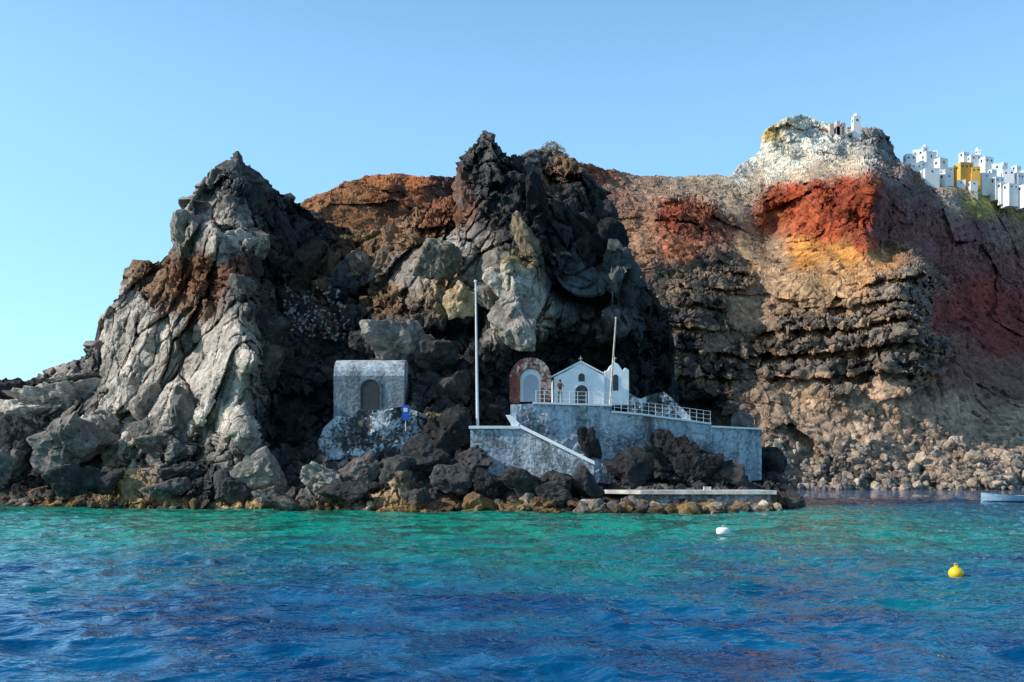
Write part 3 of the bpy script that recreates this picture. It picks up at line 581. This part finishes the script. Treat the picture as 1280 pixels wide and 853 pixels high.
hs=[(1137,203,11,9,352,0,0),(1148,198,11,10,356,0,1),(1160,203,13,12,352,0,0),(1175,210,12,11,350,0,0),(1143,213,12,7,346,0,0),(1162,220,16,7,342,0,0),(1182,226,11,9,343,0,0),(1156,190,6,5,362,1,0),(1168,195,7,5,362,0,0),(1152,209,8,5,349,0,0),(1171,203,7,5,352,0,0),(1132,210,7,5,350,0,0),(1152,220,8,5,343,0,0),(1176,219,8,5,344,0,0),
(1217,202,12,6,362,0,0),(1232,206,12,8,360,0,0),(1205,197,8,5,364,0,1),(1222,193,6,4,368,1,0),(1246,214,11,8,358,0,0),(1230,225,12,7,350,0,0),(1246,230,11,7,348,0,0),(1259,221,12,7,352,0,0),(1272,226,10,9,352,0,1),(1270,214,8,5,360,0,0),(1285,222,14,8,356,0,0),(1262,238,13,6,345,0,0),(1280,240,12,7,344,0,0),(1201,232,9,5,344,0,0),(1216,233,8,5,342,0,0),(1300,236,16,14,352,0,0),(1320,240,18,12,356,0,0),(1188,215,6,4,350,0,0),(1240,218,7,4,352,0,0),(1252,235,6,5,346,0,0),(1254,209,7,4,361,0,0)]
for u,vb,w,hh,D,dm,ch_ in hs: house('white_house',u,vb,w,hh,D,M_white2,bool(dm),RNG.integers(1,3),RNG.uniform(-.5,.5))
house('ochre_house',1204,215,15,10,349,M_yel,False,3,.15); house('ochre_house',1219,217,9,7,347,M_yel,False,2,-.2)
house('white_chapel',1070,156,8,10,340,M_white2,True,1)
A=Acc()
for u,v,w,hh in ((1040,158,5,4),(1048,158,4,8),(1055,158,4,5),(1050,160,9,2)):
    c=W(u,v,338); s=338/F
    A.prism([(c.x-w*s/2,c.y,c.z-3),(c.x+w*s/2,c.y,c.z-3),(c.x+w*s/2,c.y,c.z+hh*s*.7),(c.x+w*s*.2,c.y,c.z+hh*s),(c.x-w*s*.1,c.y,c.z+hh*s*.8),(c.x-w*s/2,c.y,c.z+hh*s*.95)],2.5+(u%3)*.3)
A.obj('ruined_castle',[M_pink])
# ============ BOAT / BUOYS ============
def boat(name,L,Bm,c,rz):
    A=Acc(); ns=14; prof=[]; 
    for i in range(ns+1):
        t=i/ns; x=(t-.5)*L; wdt=Bm/2*(1-max(0,(t-.45)/.55)**2.2)*(.82+.18*min(1,t*3)); sh=.62+.35*max(0,t-.4)**1.5*1.6
        prof.append([(x,-wdt,sh),(x,-wdt*.82,.15),(x,0,-.18),(x,wdt*.82,.15),(x,wdt,sh)])
    inn=[[(x0_,y0*.9,z0-.02 if z0>.3 else z0+.1) for x0_,y0,z0 in r] for r in prof]
    M4=Matrix.Translation(c)@Matrix.Rotation(rz,4,'Z')
    vs=[M4@Vector(q) for r in prof for q in r]; vi=[M4@Vector(q) for r in inn for q in r]; o=len(vs)
    fs=[(i*5+j,(i+1)*5+j,(i+1)*5+j+1,i*5+j+1) for i in range(ns) for j in range(4)]
    A.add(vs,fs+[(0,1,2,3,4)],0)
    A.add(vi,[tuple(reversed(f)) for f in fs]+[(4,3,2,1,0)],1)
    A.add(vs+vi,[(i*5+j,(i+1)*5+j,o+(i+1)*5+j,o+i*5+j) for i in range(ns) for j in (0,4)],2)
    for t in (-.25,.1): 
        A.add([M4@Vector(q) for q in ((t*L-.15,-Bm*.42,.42),(t*L+.15,-Bm*.42,.42),(t*L+.15,Bm*.42,.42),(t*L-.15,Bm*.42,.42),(t*L-.15,-Bm*.42,.47),(t*L+.15,-Bm*.42,.47),(t*L+.15,Bm*.42,.47),(t*L-.15,Bm*.42,.47))],[(0,3,2,1),(4,5,6,7),(0,1,5,4),(1,2,6,5),(2,3,7,6),(3,0,4,7)],2)
    p=M4@Vector((-L/2-.15,0,.55)); A.box(p,(.3,.35,.6),3)
    return A.obj(name,[simple('hull_blue',(.35,.5,.6),.35),simple('boat_inside',(.4,.5,.55),.5),simple('gunwale_white',(.75,.76,.76),.4),simple('motor_grey',(.1,.1,.11),.4)],None,smooth=False)
boat('moored_rowing_boat',5.6,1.9,Vector((X(1264,92),92,.02)),math.pi)
def buoy(name,c,r,mat,white=False):
    A=Acc(); 
    if white: rings=[(.0,-.25),(.75,-.25),(1,-.12),(1,.55),(.8,.72),(.35,.78),(0,.78)]
    else: rings=[(0,-.8),(.7,-.7),(1,-.1),(.95,.35),(.7,.7),(.3,.88),(.22,1.1),(0,1.1)]
    n=20; vs=[(c[0]+a*r*math.cos(2*math.pi*i/n),c[1]+a*r*math.sin(2*math.pi*i/n),c[2]+b*r) for a,b in rings for i in range(n)]
    A.add(vs,[(j*n+i,j*n+(i+1)%n,(j+1)*n+(i+1)%n,(j+1)*n+i) for j in range(len(rings)-1) for i in range(n)],0)
    t=c+Vector((0,0,r*(.8 if white else 1.1)))
    pr=None
    for i in range(11):
        a=math.pi*i/10; q=t+Vector((math.cos(a)*r*.2,0,math.sin(a)*r*.25)); 
        if pr: A.tube(pr,q,.018,mi=1,n=6)
        pr=q
    return A.obj(name,[mat,M_pink],None,smooth=True)
buoy('white_buoy',Vector((X(904,39.2),39.2,.12)),.27,M_white,True)
buoy('yellow_buoy',Vector((X(1195,23),23,.08)),.17,simple('yellow_plastic',(.85,.55,.01),.35,.08,3,0))
buoy('white_buoy',Vector((X(1197,100),100,.1)),.45,simple('mooring_grey',(.35,.42,.5),.5),True)
# ============ PERSON ============
def skin(name,pts,edges,rad,mat,parent,lvl=2):
    me=bpy.data.meshes.new(name); me.from_pydata(pts,edges,[]); ob=bpy.data.objects.new(name,me); scene.collection.objects.link(ob)
    ob.modifiers.new('s','SKIN'); s_=ob.modifiers.new('ss','SUBSURF'); s_.levels=lvl; s_.render_levels=lvl
    for i,r in enumerate(rad):
        me.skin_vertices[0].data[i].radius=(r,r*.85) if not isinstance(r,tuple) else r
    me.skin_vertices[0].data[0].use_root=True
    me.materials.append(mat); ob.parent=parent
    for p in me.polygons: p.use_smooth=True
    return ob
pe=empty('standing_man'); M_skin=simple('skin',(.45,.25,.17),.6,.1); M_shirt=simple('dark_shirt',(.14,.045,.03),.9,.2); M_tr=simple('dark_trousers',(.03,.03,.04),.9,.2); M_hair=simple('hair',(.03,.02,.015),.8)
base=Vector((X(700,75.2),75.2,Z(506,75.2)+.12))
pe.location=base
skin('torso_arms',[(0,0,.98),(0,0,1.15),(0,0,1.32),(0,0,1.44),(-.18,0,1.43),(.18,0,1.43),(-.27,-.12,1.20),(.27,-.12,1.20)],[(0,1),(1,2),(2,3),(3,4),(3,5),(4,6),(5,7)],[(.16,.11),(.14,.1),(.17,.11),(.11,.08),.07,.07,.055,.055],M_shirt,pe)
skin('forearms_neck_head',[(0,0,1.42),(0,0,1.53),(0,-.01,1.62),(0,-.01,1.72)],[(0,1),(1,2),(2,3)],[.05,.05,(.08,.095),(.07,.085)],M_skin,pe)
for sx in (-1,1):
    skin('forearm',[(sx*.27,-.12,1.22),(sx*.18,-.27,1.40),(sx*.10,-.30,1.53),(sx*.07,-.31,1.58)],[(0,1),(1,2),(2,3)],[.05,.038,.03,.035],M_skin,pe)
    skin('leg',[(sx*.08,0,.98),(sx*.11,-.02,.5),(sx*.12,0,.09),(sx*.13,-.12,.04)],[(0,1),(1,2),(2,3)],[.1,.07,.045,.04],M_tr,pe)
    for k_ in range(4):
        skin('finger',[(sx*.07,-.31,1.57+k_*.018),(sx*.045,-.35,1.575+k_*.018),(sx*.02,-.355,1.575+k_*.018)],[(0,1),(1,2)],[.009,.009,.008],M_skin,pe,1)
    skin('thumb',[(sx*.06,-.31,1.56),(sx*.04,-.31,1.545),(sx*.02,-.32,1.55)],[(0,1),(1,2)],[.011,.01,.009],M_skin,pe,1)
A=Acc(); A.box((0,-.33,1.6),(.11,.05,.07)); A.tube((0,-.36,1.6),(0,-.42,1.6),.028,n=12); A.obj('camera_in_hands',[M_dark],pe)
A=Acc(); A.sphere((0,.01,1.70),.105,sq=(.86,1.0,.95)); A.obj('hair',[M_hair],pe,smooth=True)
A=Acc(); A.sphere((0,-.1,1.655),.018,sq=(.8,1.2,1.4)); 
for sx in (-1,1): A.sphere((sx*.082,0,1.665),.025,sq=(.4,.8,1.2))
A.obj('nose_ears',[M_skin],pe,smooth=True)
# ============ WATER ============
th_d=np.radians(np.linspace(-36,36,700)); th_r=np.radians(np.linspace(38,322,70)); th=np.concatenate([th_d,th_r])
rr=np.concatenate([np.linspace(.5,7,10,endpoint=False),7*np.exp(np.linspace(0,math.log(110/7),680,endpoint=False)),110*np.exp(np.linspace(0,math.log(6000/110),90))])
x=rr[:,None]*np.sin(th)[None]; y=rr[:,None]*np.cos(th)[None]
p=np.stack([x.ravel(),y.ravel(),0*x.ravel()],-1)
fade=np.clip(1-(np.broadcast_to(rr[:,None],x.shape).ravel()-90)/110,0,1)
def rot2(p,a): c_,s_=math.cos(a),math.sin(a); return np.stack([p[:,0]*c_+p[:,1]*s_,-p[:,0]*s_+p[:,1]*c_,p[:,2]],-1)
hgt=0.0
for a,sx,sy,amp,sd in ((.3,6,3.4,.08,1),(-.3,2.4,1.3,.07,2),(.15,1.1,.7,.055,3),(.5,.6,.38,.03,4)):
    q=rot2(p,a)/np.array([sx,sy,1]); hgt=hgt+amp*(1-2*np.abs(vnoise(q,700+sd))) if sd>1 else hgt+amp*vnoise(q,700+sd)
p[:,2]=hgt*fade-.03
m,nt,b=newmat('sea_water'); g=N(nt,'ShaderNodeNewGeometry').outputs['Position']
sp=N(nt,'ShaderNodeSeparateXYZ'); nt.links.new(g,sp.inputs[0])
nn=noise(nt,g,.06,3,.6); n2=noise(nt,g,.3,4,.6)
yy=mathn(nt,'ADD',sp.outputs[1],mathn(nt,'MULTIPLY',mathn(nt,'SUBTRACT',nn,.5),60)); yy=mathn(nt,'ADD',yy,mathn(nt,'MULTIPLY',mathn(nt,'SUBTRACT',n2,.5),22))
shal=mathn(nt,'MULTIPLY',ramp(nt,yy,(14,44,0,1)),ramp(nt,sp.outputs[1],(70,95,1,0)))
xf=mathn(nt,'MULTIPLY',ramp(nt,sp.outputs[0],(8,34,1,.25)),ramp(nt,sp.outputs[0],(-60,-30,.5,1)))
shal=mathn(nt,'MULTIPLY',shal,xf)
deep=mix(nt,ramp(nt,n2,(.35,.65,0,1)),(0.0,0.032,0.12),(0.0,0.10,0.24))
c=mix(nt,shal,deep,(0.0,0.26,0.19))
dkp=mathn(nt,'MULTIPLY',shal,ramp(nt,n2,(.47,.57,0,.8))); c=mix(nt,dkp,c,(0.006,0.055,0.04))
nt.links.new(c,b.inputs['Base Color']); b.inputs['Roughness'].default_value=.03; b.inputs['IOR'].default_value=1.33
mp=N(nt,'ShaderNodeMapping'); mp.inputs['Scale'].default_value=(1,1.7,1); nt.links.new(g,mp.inputs[0])
hb=mathn(nt,'ADD',noise(nt,mp.outputs[0],1.6,3,.5),mathn(nt,'MULTIPLY',noise(nt,mp.outputs[0],6,2,.5),.3))
bn=N(nt,'ShaderNodeBump'); bn.inputs['Strength'].default_value=1; bn.inputs['Distance'].default_value=.09; nt.links.new(hb,bn.inputs['Height']); nt.links.new(bn.outputs[0],b.inputs['Normal'])
mesh_np('sea_water',p,grid_faces(len(rr),len(th),True)[:,::-1],m)
# ============ LIGHT ============
sd=Vector((-.80,-.12,.56)).normalized()
el=math.asin(sd.z); az=math.atan2(sd.x,sd.y)
L=bpy.data.lights.new('sun','SUN'); L.energy=5.0; L.angle=math.radians(.5); L.color=(1,.94,.84); lo=bpy.data.objects.new('sun',L); scene.collection.objects.link(lo)
lo.rotation_euler=sd.to_track_quat('Z','Y').to_euler()
w=bpy.data.worlds.new('World'); scene.world=w; w.use_nodes=True; nt=w.node_tree; nt.nodes.clear()
sk=nt.nodes.new('ShaderNodeTexSky'); sk.sky_type='NISHITA'; sk.sun_disc=False; sk.sun_elevation=el; sk.sun_rotation=az; sk.air_density=1.0; sk.dust_density=1.2; sk.ozone_density=1.5
gm=nt.nodes.new('ShaderNodeGamma'); gm.inputs[1].default_value=.66; nt.links.new(sk.outputs[0],gm.inputs[0])
tint=mix(nt,1.0,gm.outputs[0],(1.62,2.50,3.05),'MULTIPLY')
tcn=nt.nodes.new('ShaderNodeTexCoord'); sx_=nt.nodes.new('ShaderNodeSeparateXYZ'); nt.links.new(tcn.outputs['Generated'],sx_.inputs[0])
zf=ramp(nt,sx_.outputs[2],(.30,.80,1.0,.30))
tv=nt.nodes.new('ShaderNodeVectorMath'); tv.operation='SCALE'; nt.links.new(tint,tv.inputs[0]); nt.links.new(zf,tv.inputs['Scale'])
bg=nt.nodes.new('ShaderNodeBackground'); bg.inputs[1].default_value=.15; ou=nt.nodes.new('ShaderNodeOutputWorld')
nt.links.new(tv.outputs[0],bg.inputs[0]); nt.links.new(bg.outputs[0],ou.inputs[0])
cam=bpy.data.cameras.new('camera'); cam.sensor_width=36; cam.lens=36*F/1280; cam.shift_y=(HOR-426.5)/1280; cam.clip_end=20000; cam.clip_start=.1
co=bpy.data.objects.new('camera',cam); co.location=(0,0,HC); co.rotation_euler=(math.pi/2,0,0); scene.collection.objects.link(co); scene.camera=co
scene.view_settings.view_transform='Standard'; scene.view_settings.look='None'; scene.view_settings.exposure=0
print('done',time.time()-T0)
